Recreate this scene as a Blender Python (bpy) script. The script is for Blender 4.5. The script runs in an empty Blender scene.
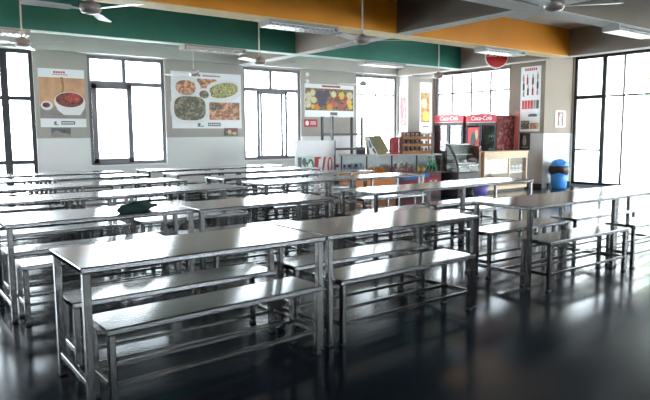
import bpy, bmesh, math, random
from mathutils import Vector, Matrix
random.seed(7)
PI = math.pi
scn = bpy.context.scene
COL = scn.collection

# ------------------------------------------------------------------ materials
def nd(nt, t, **k):
    n = nt.nodes.new(t)
    for a, b in k.items():
        setattr(n, a, b)
    return n

def mat(name, col, rough=.6, metal=0., var=.06, scale=6., bump=0., bscale=40., spec=.5, rvar=0., stretch=None, coat=0.):
    m = bpy.data.materials.new(name); m.use_nodes = True
    nt = m.node_tree; b = nt.nodes['Principled BSDF']
    tc = nd(nt, 'ShaderNodeTexCoord'); mp = nd(nt, 'ShaderNodeMapping')
    nt.links.new(tc.outputs['Object'], mp.inputs[0])
    if stretch: mp.inputs['Scale'].default_value = stretch
    nz = nd(nt, 'ShaderNodeTexNoise'); nz.inputs['Scale'].default_value = scale; nz.inputs['Detail'].default_value = 4
    nt.links.new(mp.outputs[0], nz.inputs['Vector'])
    cr = nd(nt, 'ShaderNodeValToRGB')
    cr.color_ramp.elements[0].position = .3; cr.color_ramp.elements[1].position = .7
    cr.color_ramp.elements[0].color = tuple(max(0, c*(1-var)) for c in col)+(1,)
    cr.color_ramp.elements[1].color = tuple(min(1, c*(1+var)) for c in col)+(1,)
    nt.links.new(nz.outputs['Fac'], cr.inputs[0]); nt.links.new(cr.outputs[0], b.inputs['Base Color'])
    b.inputs['Roughness'].default_value = rough; b.inputs['Metallic'].default_value = metal
    b.inputs['Specular IOR Level'].default_value = spec
    if coat: b.inputs['Coat Weight'].default_value = coat
    if rvar:
        mr = nd(nt, 'ShaderNodeMapRange')
        mr.inputs['To Min'].default_value = max(.02, rough-rvar); mr.inputs['To Max'].default_value = rough+rvar
        nt.links.new(nz.outputs['Fac'], mr.inputs['Value']); nt.links.new(mr.outputs[0], b.inputs['Roughness'])
    if bump:
        n2 = nd(nt, 'ShaderNodeTexNoise'); n2.inputs['Scale'].default_value = bscale
        nt.links.new(mp.outputs[0], n2.inputs['Vector'])
        bp = nd(nt, 'ShaderNodeBump'); bp.inputs['Strength'].default_value = bump; bp.inputs['Distance'].default_value = .01
        nt.links.new(n2.outputs['Fac'], bp.inputs['Height']); nt.links.new(bp.outputs[0], b.inputs['Normal'])
    return m

def ramp_mat(name, cols, scale=14., rough=.5, voronoi=False):
    """printed or natural mottled pattern of several colours"""
    m = bpy.data.materials.new(name); m.use_nodes = True
    nt = m.node_tree; b = nt.nodes['Principled BSDF']; b.inputs['Roughness'].default_value = rough
    tc = nd(nt, 'ShaderNodeTexCoord')
    if voronoi:
        nz = nd(nt, 'ShaderNodeTexVoronoi'); nz.inputs['Scale'].default_value = scale
        sp = nd(nt, 'ShaderNodeSeparateColor'); nt.links.new(nz.outputs['Color'], sp.inputs[0]); out = sp.outputs[0]
    else:
        nz = nd(nt, 'ShaderNodeTexNoise'); nz.inputs['Scale'].default_value = scale; nz.inputs['Detail'].default_value = 3
        mr = nd(nt, 'ShaderNodeMapRange'); mr.inputs['From Min'].default_value = .3; mr.inputs['From Max'].default_value = .7
        nt.links.new(nz.outputs['Fac'], mr.inputs['Value']); out = mr.outputs[0]
    nt.links.new(tc.outputs['Object'], nz.inputs['Vector'])
    cr = nd(nt, 'ShaderNodeValToRGB'); e = cr.color_ramp.elements
    while len(e) < len(cols): e.new(.5)
    for i, c in enumerate(cols):
        e[i].position = i/(len(cols)-1) if not voronoi else i/len(cols); e[i].color = tuple(c)+(1,)
    if voronoi: cr.color_ramp.interpolation = 'CONSTANT'
    nt.links.new(out, cr.inputs[0]); nt.links.new(cr.outputs[0], b.inputs['Base Color'])
    return m

def glass_mat(name, tint, refl=.07, rough=.02):
    m = bpy.data.materials.new(name); m.use_nodes = True
    nt = m.node_tree; nt.nodes.remove(nt.nodes['Principled BSDF'])
    t = nd(nt, 'ShaderNodeBsdfTransparent'); t.inputs[0].default_value = tuple(tint)+(1,)
    g = nd(nt, 'ShaderNodeBsdfGlossy'); g.inputs['Roughness'].default_value = rough
    mx = nd(nt, 'ShaderNodeMixShader'); mx.inputs[0].default_value = refl
    nt.links.new(t.outputs[0], mx.inputs[1]); nt.links.new(g.outputs[0], mx.inputs[2])
    nt.links.new(mx.outputs[0], nt.nodes['Material Output'].inputs[0])
    return m

def wall_mat(name, upper, lower, z_split):
    """painted wall above a white tiled wainscot with fine joints"""
    m = bpy.data.materials.new(name); m.use_nodes = True
    nt = m.node_tree; b = nt.nodes['Principled BSDF']
    tc = nd(nt, 'ShaderNodeTexCoord'); sx = nd(nt, 'ShaderNodeSeparateXYZ')
    nt.links.new(tc.outputs['Object'], sx.inputs[0])
    gt = nd(nt, 'ShaderNodeMath', operation='GREATER_THAN'); gt.inputs[1].default_value = z_split
    nt.links.new(sx.outputs['Z'], gt.inputs[0])
    nz = nd(nt, 'ShaderNodeTexNoise'); nz.inputs['Scale'].default_value = 1.3; nz.inputs['Detail'].default_value = 5
    nt.links.new(tc.outputs['Object'], nz.inputs['Vector'])
    ov = nd(nt, 'ShaderNodeMixRGB', blend_type='MULTIPLY'); ov.inputs[0].default_value = .12
    mx = nd(nt, 'ShaderNodeMixRGB'); mx.inputs[1].default_value = tuple(lower)+(1,); mx.inputs[2].default_value = tuple(upper)+(1,)
    nt.links.new(gt.outputs[0], mx.inputs[0]); nt.links.new(mx.outputs[0], ov.inputs[1]); nt.links.new(nz.outputs['Color'], ov.inputs[2])
    nt.links.new(ov.outputs[0], b.inputs['Base Color'])
    mr = nd(nt, 'ShaderNodeMapRange'); mr.inputs['To Min'].default_value = .28; mr.inputs['To Max'].default_value = .75
    nt.links.new(gt.outputs[0], mr.inputs['Value']); nt.links.new(mr.outputs[0], b.inputs['Roughness'])
    return m

M = {}
M['steel'] = mat('brushed_steel', (.24, .242, .247), .165, 1., .05, 3., stretch=(.5, 3, 3))
def brushed(m, amount, rough):
    # grain runs along the length, so highlights spread across it
    nt = m.node_tree; b = nt.nodes['Principled BSDF']
    cx = nd(nt, 'ShaderNodeCombineXYZ'); cx.inputs[0].default_value = 1.
    vt = nd(nt, 'ShaderNodeVectorTransform', vector_type='VECTOR', convert_from='OBJECT', convert_to='WORLD')
    nt.links.new(cx.outputs[0], vt.inputs[0]); nt.links.new(vt.outputs[0], b.inputs['Tangent'])
    b.inputs['Anisotropic'].default_value = amount
brushed(M['steel'], 1., .3)
M['leg_steel'] = mat('tube_steel', (.15, .147, .143), .24, 1., .08, 5.)
M['rubber'] = mat('black_rubber', (.015, .015, .016), .6)
M['floor'] = mat('dark_epoxy_floor', (.006, .013, .024), .17, 0., .3, .6, bump=.01, bscale=2, rvar=.02, spec=.36)
M['floor'].node_tree.nodes['Principled BSDF'].inputs['Specular Tint'].default_value = (.72, .88, 1., 1)
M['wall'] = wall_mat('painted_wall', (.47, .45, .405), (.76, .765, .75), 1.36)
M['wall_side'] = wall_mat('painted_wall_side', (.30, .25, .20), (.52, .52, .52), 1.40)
M['paint'] = mat('grey_paint', (.36, .325, .28), .7, 0., .04, 2.)
M['beam_dark'] = mat('dark_brown_beam', (.125, .10, .075), .7, 0., .04, 2.)
M['paint_mid'] = mat('brown_grey_paint', (.22, .185, .14), .7, 0., .04, 2.)
M['paint_light'] = mat('light_grey_paint', (.62, .61, .58), .7, 0., .04, 2.)
M['ceil'] = mat('ceiling_paint', (.66, .62, .56), .75, 0., .05, 1.5)
M['green'] = mat('green_paint', (.030, .235, .185), .6, 0., .06, 1.2)
M['mint'] = mat('mint_edge_paint', (.62, .80, .72), .6)
M['orange'] = mat('orange_paint', (.93, .34, .010), .6, 0., .06, 1.2)
M['cream'] = mat('cream_edge_paint', (.92, .70, .36), .6)
M['frame'] = mat('window_frame_grey', (.19, .185, .205), .5, .0)
M['frame_dark'] = mat('window_frame_black', (.018, .018, .02), .4, .2)
M['glass'] = glass_mat('window_glass', (.97, .98, .98), .06)
M['case_glass'] = glass_mat('display_glass', (.96, .98, .98), .05, .03)
M['lampwhite'] = mat('lamp_enamel', (.42, .42, .41), .4)
M['white'] = mat('white_plastic', (.82, .82, .82), .45, 0., .02)
M['board'] = mat('white_board', (.88, .90, .92), .35, 0., .02)
M['black'] = mat('black_plastic', (.02, .02, .022), .4)
M['fan'] = mat('fan_white_enamel', (.74, .74, .73), .3, .1, .03)
M['fan_hub'] = mat('fan_hub_enamel', (.40, .35, .32), .35, .3, .03)
M['rod'] = mat('fan_rod_paint', (.62, .58, .54), .4, .2)
M['louvre'] = mat('lamp_louvre', (.62, .62, .61), .3, .4)
M['tube'] = mat('unlit_tube_glass', (.88, .88, .86), .3)
M['red'] = mat('red_gloss', (.60, .012, .02), .3, 0., .08)
M['darkred'] = mat('dark_red_gloss', (.17, .008, .012), .3, 0., .1)
M['blue'] = mat('blue_plastic', (.05, .29, .80), .35, 0., .06)
M['liner'] = mat('black_bin_liner', (.012, .010, .010), .35, 0., .3, 20, bump=.5, bscale=25)
M['wood_pale'] = mat('pale_wood', (.70, .52, .33), .5, 0., .15, 4., stretch=(1, 1, 8))
M['wood_orange'] = mat('orange_brown_wood', (.78, .29, .10), .5, 0., .15, 4., stretch=(1, 1, 8))
M['wood_red'] = mat('dark_red_wood', (.16, .028, .018), .4, 0., .2, 6., stretch=(8, 1, 1))
M['wood_tan'] = mat('tan_wood_shelf', (.42, .19, .07), .5, 0., .15, 5.)
M['wood_brown'] = mat('brown_wood', (.17, .055, .02), .45, 0., .2, 5.)
M['olive'] = mat('olive_card', (.25, .23, .12), .6, 0., .1, 5.)
M['cloth'] = mat('dark_green_cloth', (.012, .045, .035), .9, 0., .3, 30., bump=.5, bscale=60)
M['purple'] = mat('purple_plastic', (.19, .16, .52), .4)
M['printblue'] = mat('blue_print', (.03, .16, .52), .4)
M['printgrey'] = mat('dark_print', (.13, .14, .17), .5)
M['peach'] = mat('peach_print', (.66, .36, .20), .45, 0., .18, 5.)
M['tablegrey'] = mat('grey_print', (.32, .29, .27), .45, 0., .15, 6.)
M['soup'] = ramp_mat('soup_print', [(.03, .015, .02), (.16, .04, .03), (.30, .07, .05), (.06, .04, .03)], 18)
M['redfood'] = ramp_mat('red_food_print', [(.55, .05, .05), (.40, .03, .03), (.6, .2, .1)], 25)
M['shrimp'] = ramp_mat('shrimp_print', [(.55, .30, .18), (.78, .55, .38), (.62, .24, .12), (.20, .12, .08), (.70, .45, .3)], 10)
M['pasta'] = ramp_mat('noodle_print', [(.62, .55, .14), (.20, .24, .06), (.70, .62, .30), (.05, .07, .03), (.55, .5, .2)], 15)
M['darkfood'] = ramp_mat('dark_food_print', [(.03, .04, .03), (.20, .18, .11), (.06, .09, .06), (.42, .32, .24), (.10, .12, .08)], 11)
M['fruitbg'] = ramp_mat('fruit_backdrop_print', [(.10, .03, .02), (.34, .20, .06), (.05, .06, .03), (.42, .30, .12), (.25, .03, .03)], 9)
M['orangefruit'] = mat('orange_fruit', (.75, .27, .03), .5, 0., .12, 9)
M['redfruit'] = mat('red_fruit', (.42, .02, .02), .4, 0., .2, 9)
M['yellowfruit'] = mat('yellow_fruit', (.75, .50, .08), .5, 0., .12, 9)
M['darkfruit'] = ramp_mat('dark_fruit', [(.02, .02, .025), (.10, .06, .12), (.03, .06, .03)], 20)
M['palefruit'] = mat('pale_fruit', (.66, .58, .36), .5, 0., .15, 9)
M['pinkprint'] = ramp_mat('pink_print', [(.40, .16, .15), (.40, .03, .035), (.45, .14, .13), (.30, .02, .03)], 6)
M['amberprint'] = ramp_mat('amber_print', [(.16, .04, .01), (.42, .19, .02), (.5, .34, .14), (.24, .07, .01)], 5)
M['fridge_side'] = ramp_mat('fridge_side_print', [(.14, .004, .008), (.20, .01, .015), (.09, .006, .008), (.42, .16, .14), (.16, .01, .012)], 9)
M['snack'] = ramp_mat('snack_print', [(.45, .05, .04), (.10, .14, .30), (.65, .60, .52), (.30, .16, .08), (.55, .40, .10)], 26, voronoi=True)
M['bluegoods'] = ramp_mat('blue_goods', [(.05, .06, .16), (.45, .50, .62), (.02, .02, .04), (.22, .24, .42), (.6, .6, .62)], 24, voronoi=True)
M['greengoods'] = ramp_mat('green_goods', [(.02, .10, .04), (.05, .30, .12), (.55, .65, .55), (.01, .03, .02), (.10, .42, .22)], 22, voronoi=True)
M['inside'] = mat('cooler_inside', (.05, .055, .055), .5, .3, .1, 6)
M['inside_pale'] = mat('cooler_inside_pale', (.24, .27, .24), .5, 0., .12, 6)
M['case_inside'] = mat('case_back_panel', (.74, .82, .86), .4, 0., .06, 4)
M['salmon'] = mat('salmon_bounce_tint', (.72, .20, .17), .5, 0., .05, 3)  # colour holds the red bounce light from the fridge
M['pinksign'] = mat('red_sign_paint', (.55, .06, .07), .5)
M['concrete'] = mat('pale_concrete', (.62, .62, .60), .8, 0., .08, .8)
M['outwall'] = mat('pale_outer_wall', (.70, .68, .63), .8, 0., .05, 1.)
M['bark'] = mat('tree_bark', (.20, .15, .11), .9)
M['leaf'] = mat('tree_leaves', (.16, .26, .10), .7, 0., .3, 3.)

# ------------------------------------------------------------------ mesh helpers
class MB:
    def __init__(s): s.v = []; s.f = []; s.mi = []; s.sm = []
    def add(s, vs, fs, m=0, smooth=False):
        o = len(s.v); s.v += [tuple(v) for v in vs]
        for f in fs: s.f.append([o+i for i in f]); s.mi.append(m); s.sm.append(smooth)
    def box(s, x0, y0, z0, x1, y1, z1, m=0):
        x0, x1 = sorted((x0, x1)); y0, y1 = sorted((y0, y1)); z0, z1 = sorted((z0, z1))
        s.add([(x0,y0,z0),(x1,y0,z0),(x1,y1,z0),(x0,y1,z0),(x0,y0,z1),(x1,y0,z1),(x1,y1,z1),(x0,y1,z1)],
              [(0,3,2,1),(4,5,6,7),(0,1,5,4),(1,2,6,5),(2,3,7,6),(3,0,4,7)], m)
    def bbox(s, x0, y0, z0, x1, y1, z1, r=.006, seg=2, m=0):
        """bevelled box"""
        bm = bmesh.new(); bmesh.ops.create_cube(bm, size=1)
        for v in bm.verts: v.co = Vector(((x0+x1)/2+v.co.x*abs(x1-x0), (y0+y1)/2+v.co.y*abs(y1-y0), (z0+z1)/2+v.co.z*abs(z1-z0)))
        bmesh.ops.bevel(bm, geom=bm.edges[:], offset=r, segments=seg, affect='EDGES', profile=.5)
        bm.verts.index_update()
        s.add([v.co[:] for v in bm.verts], [[v.index for v in f.verts] for f in bm.faces], m); bm.free()
    def tube(s, p0, p1, r, n=12, m=0, r1=None, cap=True):
        p0 = Vector(p0); p1 = Vector(p1); d = (p1-p0).normalized(); r1 = r if r1 is None else r1
        a = d.orthogonal().normalized(); b = d.cross(a)
        vs = []
        for p, q in ((p0, r), (p1, r1)):
            for i in range(n):
                t = 2*PI*i/n; vs.append(p+(a*math.cos(t)+b*math.sin(t))*q)
        s.add(vs, [(i, (i+1) % n, n+(i+1) % n, n+i) for i in range(n)], m, True)
        if cap: s.add(vs, [tuple(range(n))[::-1], tuple(range(n, 2*n))], m)
    def lathe(s, prof, n=24, m=0, c=(0, 0, 0), smooth=True):
        vs = []; fs = []
        for r, z in prof:
            for i in range(n):
                t = 2*PI*i/n; vs.append((c[0]+r*math.cos(t), c[1]+r*math.sin(t), c[2]+z))
        for k in range(len(prof)-1):
            for i in range(n):
                fs.append((k*n+i, k*n+(i+1) % n, (k+1)*n+(i+1) % n, (k+1)*n+i))
        s.add(vs, fs, m, smooth)
    def prism(s, pts, axis, a, b, m=0):
        """closed 2-D outline extruded along an axis; pts are the two other coordinates in xyz order"""
        def P(p, t):
            q = list(p); q.insert(axis, t); return tuple(q)
        n = len(pts); vs = [P(p, a) for p in pts]+[P(p, b) for p in pts]
        s.add(vs, [tuple(range(n)), tuple(range(2*n-1, n-1, -1))]+[(i, n+i, n+(i+1) % n, (i+1) % n) for i in range(n)], m)
    # flat print on a -Y facing panel: u = local X, v = local Z, d = how far in front
    def poly(s, pts, d, m=0):
        n = len(pts); t = .001
        s.add([(u, -d, v) for u, v in pts]+[(u, -d+t, v) for u, v in pts], [tuple(range(n)), tuple(range(2*n-1, n-1, -1))]+[(i, n+i, n+(i+1) % n, (i+1) % n) for i in range(n)], m)
    def rect(s, u0, v0, u1, v1, d, m=0): s.poly([(u0, v0), (u1, v0), (u1, v1), (u0, v1)], d, m)
    def ell(s, cu, cv, ru, rv, d, m=0, n=28, rot=0., p=1.):
        pts = []
        for i in range(n):
            t = 2*PI*i/n; c, sn = math.cos(t), math.sin(t)
            x = ru*math.copysign(abs(c)**p, c); y = rv*math.copysign(abs(sn)**p, sn)
            pts.append((cu+x*math.cos(rot)-y*math.sin(rot), cv+x*math.sin(rot)+y*math.cos(rot)))
        s.poly(pts, d, m)
    def build(s, name, mats, parent=None, loc=(0, 0, 0), rotz=0.):
        me = bpy.data.meshes.new(name); me.from_pydata(s.v, [], s.f)
        if not isinstance(mats, (list, tuple)): mats = [mats]
        for m in mats: me.materials.append(M[m] if isinstance(m, str) else m)
        me.polygons.foreach_set('material_index', s.mi); me.polygons.foreach_set('use_smooth', s.sm)
        bm = bmesh.new(); bm.from_mesh(me); bmesh.ops.recalc_face_normals(bm, faces=bm.faces[:]); bm.to_mesh(me); bm.free()
        me.update()
        o = bpy.data.objects.new(name, me); COL.objects.link(o)
        o.location = loc; o.rotation_euler = (0, 0, rotz)
        if parent: o.parent = parent
        return o

def tag(o, label=None, cat=None, group=None, kind=None):
    if label: o['label'] = label
    if cat: o['category'] = cat
    if group: o['group'] = group
    if kind: o['kind'] = kind
    return o
def empty(name, loc, label=None, cat=None, rotz=0., group=None):
    o = bpy.data.objects.new(name, None); COL.objects.link(o)
    o.empty_display_size = .1; o.location = loc; o.rotation_euler = (0, 0, rotz)
    return tag(o, label, cat, group)
def struct(o): o['kind'] = 'structure'; return o
def copy_tree(o, parent=None):
    c = o.copy(); COL.objects.link(c)
    if parent: c.parent = parent
    for ch in list(o.children): copy_tree(ch, c)
    return c
def lettering(name, s, size, m, parent, loc, depth=.002, shear=0., bold=0., align='CENTER'):
    """text standing on the XZ plane, read from -Y"""
    cu = bpy.data.curves.new('lettering_curve', 'FONT'); cu.body = s; cu.size = size; cu.extrude = depth; cu.shear = shear
    cu.offset = bold; cu.align_x = align; cu.align_y = 'CENTER'; cu.resolution_u = 3
    t = bpy.data.objects.new('lettering_source', cu); COL.objects.link(t)
    dg = bpy.context.evaluated_depsgraph_get(); me = bpy.data.meshes.new_from_object(t.evaluated_get(dg))
    bpy.data.objects.remove(t); bpy.data.curves.remove(cu)
    me.transform(Matrix.Rotation(PI/2, 4, 'X')); me.materials.clear(); me.materials.append(M[m])
    o = bpy.data.objects.new(name, me); COL.objects.link(o); o.parent = parent; o.location = loc
    return o

# ------------------------------------------------------------------ camera
cam = bpy.data.cameras.new('camera'); co = bpy.data.objects.new('camera', cam); COL.objects.link(co)
yaw, pitch, roll, hcam = math.radians(36.722), math.radians(6.191), math.radians(-.35), 1.3964
F = Vector((math.sin(yaw)*math.cos(pitch), math.cos(yaw)*math.cos(pitch), -math.sin(pitch)))
R = Vector((math.cos(yaw), -math.sin(yaw), 0)); U = R.cross(F)
R2 = R*math.cos(roll)+U*math.sin(roll); U2 = U*math.cos(roll)-R*math.sin(roll)
co.matrix_world = Matrix(((R2.x, U2.x, -F.x, 0), (R2.y, U2.y, -F.y, 0), (R2.z, U2.z, -F.z, hcam), (0, 0, 0, 1)))
cam.sensor_fit = 'HORIZONTAL'; cam.sensor_width = 36.; cam.lens = 36*600.98/650; cam.clip_start = .05
scn.camera = co

# ------------------------------------------------------------------ room shell
XL, YB, YF, XS, XR, YS, ZC = -4.0, -8.0, 12.8, 13.67, 14.9, 9.0, 3.6
b = MB(); b.box(XL-.2, YB-.2, -.15, XR+.2, YF+.2, 0); struct(b.build('floor', 'floor'))
b = MB(); b.box(XL-.2, YB-.2, ZC, XR+.2, YF+.2, ZC+.2); struct(b.build('ceiling', 'ceil'))

def wall(name, u0, u1, z0, z1, openings, place, mats):
    """wall as a grid of blocks around its openings; place(u0,u1,z0,z1) -> box corners"""
    us = sorted({u0, u1, *[o[0] for o in openings], *[o[1] for o in openings]})
    zs = sorted({z0, z1, *[o[2] for o in openings], *[o[3] for o in openings]})
    mb = MB()
    for i in range(len(us)-1):
        k = 0
        while k < len(zs)-1:
            inside = lambda q: any(o[0]-1e-6 <= us[i] and us[i+1] <= o[1]+1e-6 and o[2]-1e-6 <= zs[q] and zs[q+1] <= o[3]+1e-6 for o in openings)
            if inside(k): k += 1; continue
            j = k
            while j+1 < len(zs)-1 and not inside(j+1): j += 1
            mb.box(*place(us[i], us[i+1], zs[k], zs[j+1])); k = j+1
    return struct(mb.build(name, mats))
OP_F = [(1.25, 2.55, 0., 3.05), (3.56, 5.19, .80, 3.04), (7.14, 8.80, .80, 3.02), (10.63, 12.17, .80, 3.03), (-2.6, -.6, .8, 3.04)]
wall('wall_back', XL-.2, XS+.25, 0, ZC, OP_F, lambda a, c, z, w: (a, YF, z, c, YF+.22, w), 'wall')
OP_S = [(10.05, 12.74, 1.0, 3.19)]
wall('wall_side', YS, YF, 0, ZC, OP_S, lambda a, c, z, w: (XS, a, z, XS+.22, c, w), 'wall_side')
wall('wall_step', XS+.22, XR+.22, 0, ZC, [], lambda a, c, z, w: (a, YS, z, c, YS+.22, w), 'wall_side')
OP_R = [(4.6, 8.97, 0.05, 3.38), (-1.5, 3.8, .05, 3.38)]  # second opening holds the added, unseen window
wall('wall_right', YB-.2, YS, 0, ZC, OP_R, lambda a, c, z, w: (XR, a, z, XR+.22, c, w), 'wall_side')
OP_L_ADDED = [(9.8, 12.4, .8, 3.05)]  # opening out of view, added to let daylight onto the far wall
wall('wall_left', YB-.2, YF, 0, ZC, OP_L_ADDED, lambda a, c, z, w: (XL-.22, a, z, XL, c, w), 'wall')
OP_B_ADDED = [(.6, 3.4, 1.5, 3.3), (5.0, 7.8, 1.5, 3.3), (9.4, 12.2, 1.5, 3.3)]  # openings behind the camera, added to brighten camera-facing sides
wall('wall_front', XL-.2, XR+.2, 0, ZC, OP_B_ADDED, lambda a, c, z, w: (a, YB-.22, z, c, YB, w), 'wall_side')
b = MB(); b.box(XS+.22, YS-.02, 0, XR, YS, .11); struct(b.build('baseboard_step', 'black'))
b = MB(); b.box(XS-.02, YS, 0, XS, 9.8, .11); struct(b.build('baseboard_side', 'black'))
b = MB(); b.box(XL, YF-.02, 0, 1.25, YF, .1); b.box(2.55, YF-.02, 0, XS, YF, .1); struct(b.build('baseboard_back', 'paint'))
# pilaster in the far corner
b = MB(); b.box(12.24, 12.42, 0, 12.70, YF, ZC); struct(b.build('column', 'wall'))

# beams: painted front and soffit edge
def beam_x(name, y0, y1, face, soffit, x0=XL, x1=XR):
    mb = MB(); mb.box(x0, y0, ZB+.012, x1, y1, ZC, 0); mb.box(x0, y0+.001, ZB, x1, y1-.001, ZB+.012, 1)
    return struct(mb.build(name, [face, soffit]))
ZB = 3.03
beam_x('beam_green', 10.33, 10.53, 'green', 'mint', XL, 12.0)
beam_x('beam_orange', 7.37, 7.74, 'orange', 'cream', XL, 12.0)
beam_x('beam_grey', 4.76, 5.08, 'paint_mid', 'paint_light', XL, 12.0)
for yy in (1.95, -.85, -3.65, -6.45): beam_x('beam_grey', yy, yy+.32, 'paint_mid', 'paint_light', XL, 12.0)
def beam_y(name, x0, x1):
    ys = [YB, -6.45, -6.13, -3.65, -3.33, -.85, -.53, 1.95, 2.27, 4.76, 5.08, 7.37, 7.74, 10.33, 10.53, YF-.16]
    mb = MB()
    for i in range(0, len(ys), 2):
        mb.box(x0, ys[i], ZB+.012, x1, ys[i+1], ZC, 2 if i < 12 else 0); mb.box(x0, ys[i], ZB, x1, ys[i+1], ZB+.012, 1)  # bays before the orange beam take the darker brown
    return struct(mb.build(name, ['paint', 'paint_light', 'beam_dark']))
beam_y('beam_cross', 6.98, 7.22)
b = MB(); b.box(12.0, YB, ZB+.012, 12.24, YF-.16, ZC, 0); b.box(12.0, YB, ZB, 12.24, YF-.16, ZB+.012, 1)
struct(b.build('beam_edge', ['paint', 'paint_light']))
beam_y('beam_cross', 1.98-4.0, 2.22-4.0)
b = MB(); b.box(XL, YF-.16, 3.06, XS, YF, ZC); struct(b.build('trim_1', 'paint_light'))

# ------------------------------------------------------------------ windows and doors
def portal(name, loc, rot, sx, sy):
    l = bpy.data.lights.new(name, 'AREA'); l.shape = 'RECTANGLE'; l.size = sx; l.size_y = sy; l.cycles.is_portal = True
    o = bpy.data.objects.new(name, l); COL.objects.link(o); o.location = loc; o.rotation_euler = rot
def window(name, u0, u1, z0, z1, facing, at, bars, m='frame', t=.07, sash=None, sill=True):
    """frame in local u (along wall), v = z; facing 'y' = on a back wall, 'x' = right wall, 'l' = left wall"""
    if facing == 'y': loc, rz, L = (u0, at, 0), 0., u1-u0
    elif facing == 'x': loc, rz, L = (at, u1, 0), -PI/2, u1-u0
    else: loc, rz, L = (at, u0, 0), PI/2, u1-u0
    f = MB(); d0, d1 = .05, .11
    f.box(0, d0, z0, t, d1, z1); f.box(L-t, d0, z0, L, d1, z1); f.box(t, d0, z1-t, L-t, d1, z1); f.box(t, d0, z0, L-t, d1, z0+t)
    for (a0, b0, a1, b1, w) in bars:
        if abs(a1-a0) < 1e-6: f.box(a0-w/2, d0+.005, b0, a0+w/2, d1-.005, b1)
        else: f.box(a0, d0+.004, b0-w/2, a1, d1-.004, b0+w/2)
    o = struct(f.build(name, m, None, loc, rz))
    g = MB(); g.box(t*.5, .077, z0+t*.5, L-t*.5, .083, z1-t*.5); g.build('glass_pane', 'glass', o)
    if sash:
        s = MB(); a0, a1, c0, c1, w = sash
        s.box(a0, d0-.03, c0, a0+w, d0-.001, c1); s.box(a1-w, d0-.03, c0, a1, d0-.001, c1); s.box(a0, d0-.03, c1-w, a1, d0-.001, c1); s.box(a0, d0-.03, c0, a1, d0-.001, c0+w)
        s.build('sliding_sash', m, o)
    if sill and z0 > .3:
        s = MB(); s.box(-.02, -.02, z0-.03, L+.02, .05, z0); s.build('window_sill', 'white', o)
    if facing == 'y': portal('window_daylight', ((u0+u1)/2, at+.15, (z0+z1)/2), (-PI/2, 0, 0), u1-u0, z1-z0)
    elif facing == 'x': portal('window_daylight', (at+.15, (u0+u1)/2, (z0+z1)/2), (PI/2, 0, PI/2), u1-u0, z1-z0)
    else: portal('window_daylight', (at-.15, (u0+u1)/2, (z0+z1)/2), (PI/2, 0, -PI/2), u1-u0, z1-z0)
    return o
# glazed door at the far left
window('door_1', 1.25, 2.55, 0., 3.05, 'y', YF, [(.05, 2.13, 1.25, 2.13, .08), (.05, .90, 1.25, .90, .08), (.80, .05, .80, 3.0, .13)], 'frame_dark', sill=False)
window('window_1', 3.56, 5.19, .80, 3.04, 'y', YF, [(.08, 2.49, 1.55, 2.49, .09), (.76, 2.50, .76, 2.97, .08), (.83, .88, .83, 2.45, .06)], sash=(.07, .90, .83, 2.47, .10))
window('window_2', 7.14, 8.80, .80, 3.02, 'y', YF, [(.08, 2.50, 1.58, 2.50, .09), (.80, 2.50, .80, 2.95, .08), (.52, .88, .52, 2.46, .06), (1.12, .88, 1.12, 2.46, .06)], sash=(.38, 1.26, .83, 2.46, .065))
window('window_3', 10.63, 12.17, .80, 3.03, 'y', YF, [(.08, 2.50, 1.46, 2.50, .04), (.77, .88, .77, 2.95, .035)])
window('window_4', -2.6, -.6, .80, 3.04, 'y', YF, [(.05, 2.48, 1.95, 2.48, .05), (1., .85, 1., 2.99, .05)])
window('window_5', 10.05, 12.74, 1.0, 3.19, 'x', XS, [(.08, 2.58, 2.61, 2.58, .045), (.62, 1.05, .62, 3.11, .04), (1.33, 1.05, 1.33, 3.11, .04), (2.0, 1.05, 2.0, 3.11, .04)], 'frame')
window('door_2', 4.6, 8.97, .05, 3.38, 'x', XR, [(.06, 2.33, .80, 2.33, .10), (.80, .1, .80, 3.33, .10), (.85, 2.33, 4.3, 2.33, .045), (1.31, .1, 1.31, 3.31, .035), (.06, .96, .80, .96, .05), (2.5, .1, 2.5, 3.33, .08), (3.4, .1, 3.4, 2.33, .03)], 'frame_dark', t=.07, sill=False)
window('window_6', -1.5, 3.8, .05, 3.38, 'x', XR, [(.06, 2.33, 5.2, 2.33, .05), (1.3, .1, 1.3, 3.33, .06), (2.65, .1, 2.65, 3.33, .06), (4., .1, 4., 3.33, .06)], 'frame_dark', sill=False)  # unseen glazing, added to light the orange beam from the right
for i, (a, c, z, w) in enumerate(OP_L_ADDED):
    window('window_%d' % (7+i), a, c, z, w, 'l', XL, [(.05, 2.46, c-a-.05, 2.46, .05), ((c-a)/2, z+.05, (c-a)/2, w-.05, .05)])  # added left window, outside the view

for i, (a, c, z, w) in enumerate(OP_B_ADDED):
    f = MB(); L = c-a
    f.box(0, -.12, z, .06, -.06, w); f.box(L-.06, -.12, z, L, -.06, w); f.box(.06, -.12, w-.06, L-.06, -.06, w); f.box(.06, -.12, z, L-.06, -.06, z+.06); f.box(L/2-.03, -.115, z+.06, L/2+.03, -.065, w-.06)
    o = struct(f.build('window_%d' % (8+i), 'frame', None, (a, YB, 0)))  # added fill window behind the camera
    g = MB(); g.box(.03, -.093, z+.03, L-.03, -.087, w-.03); g.build('glass_pane', 'glass', o)
    portal('window_daylight', ((a+c)/2, YB-.16, (z+w)/2), (PI/2, 0, 0), L, w-z)

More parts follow.
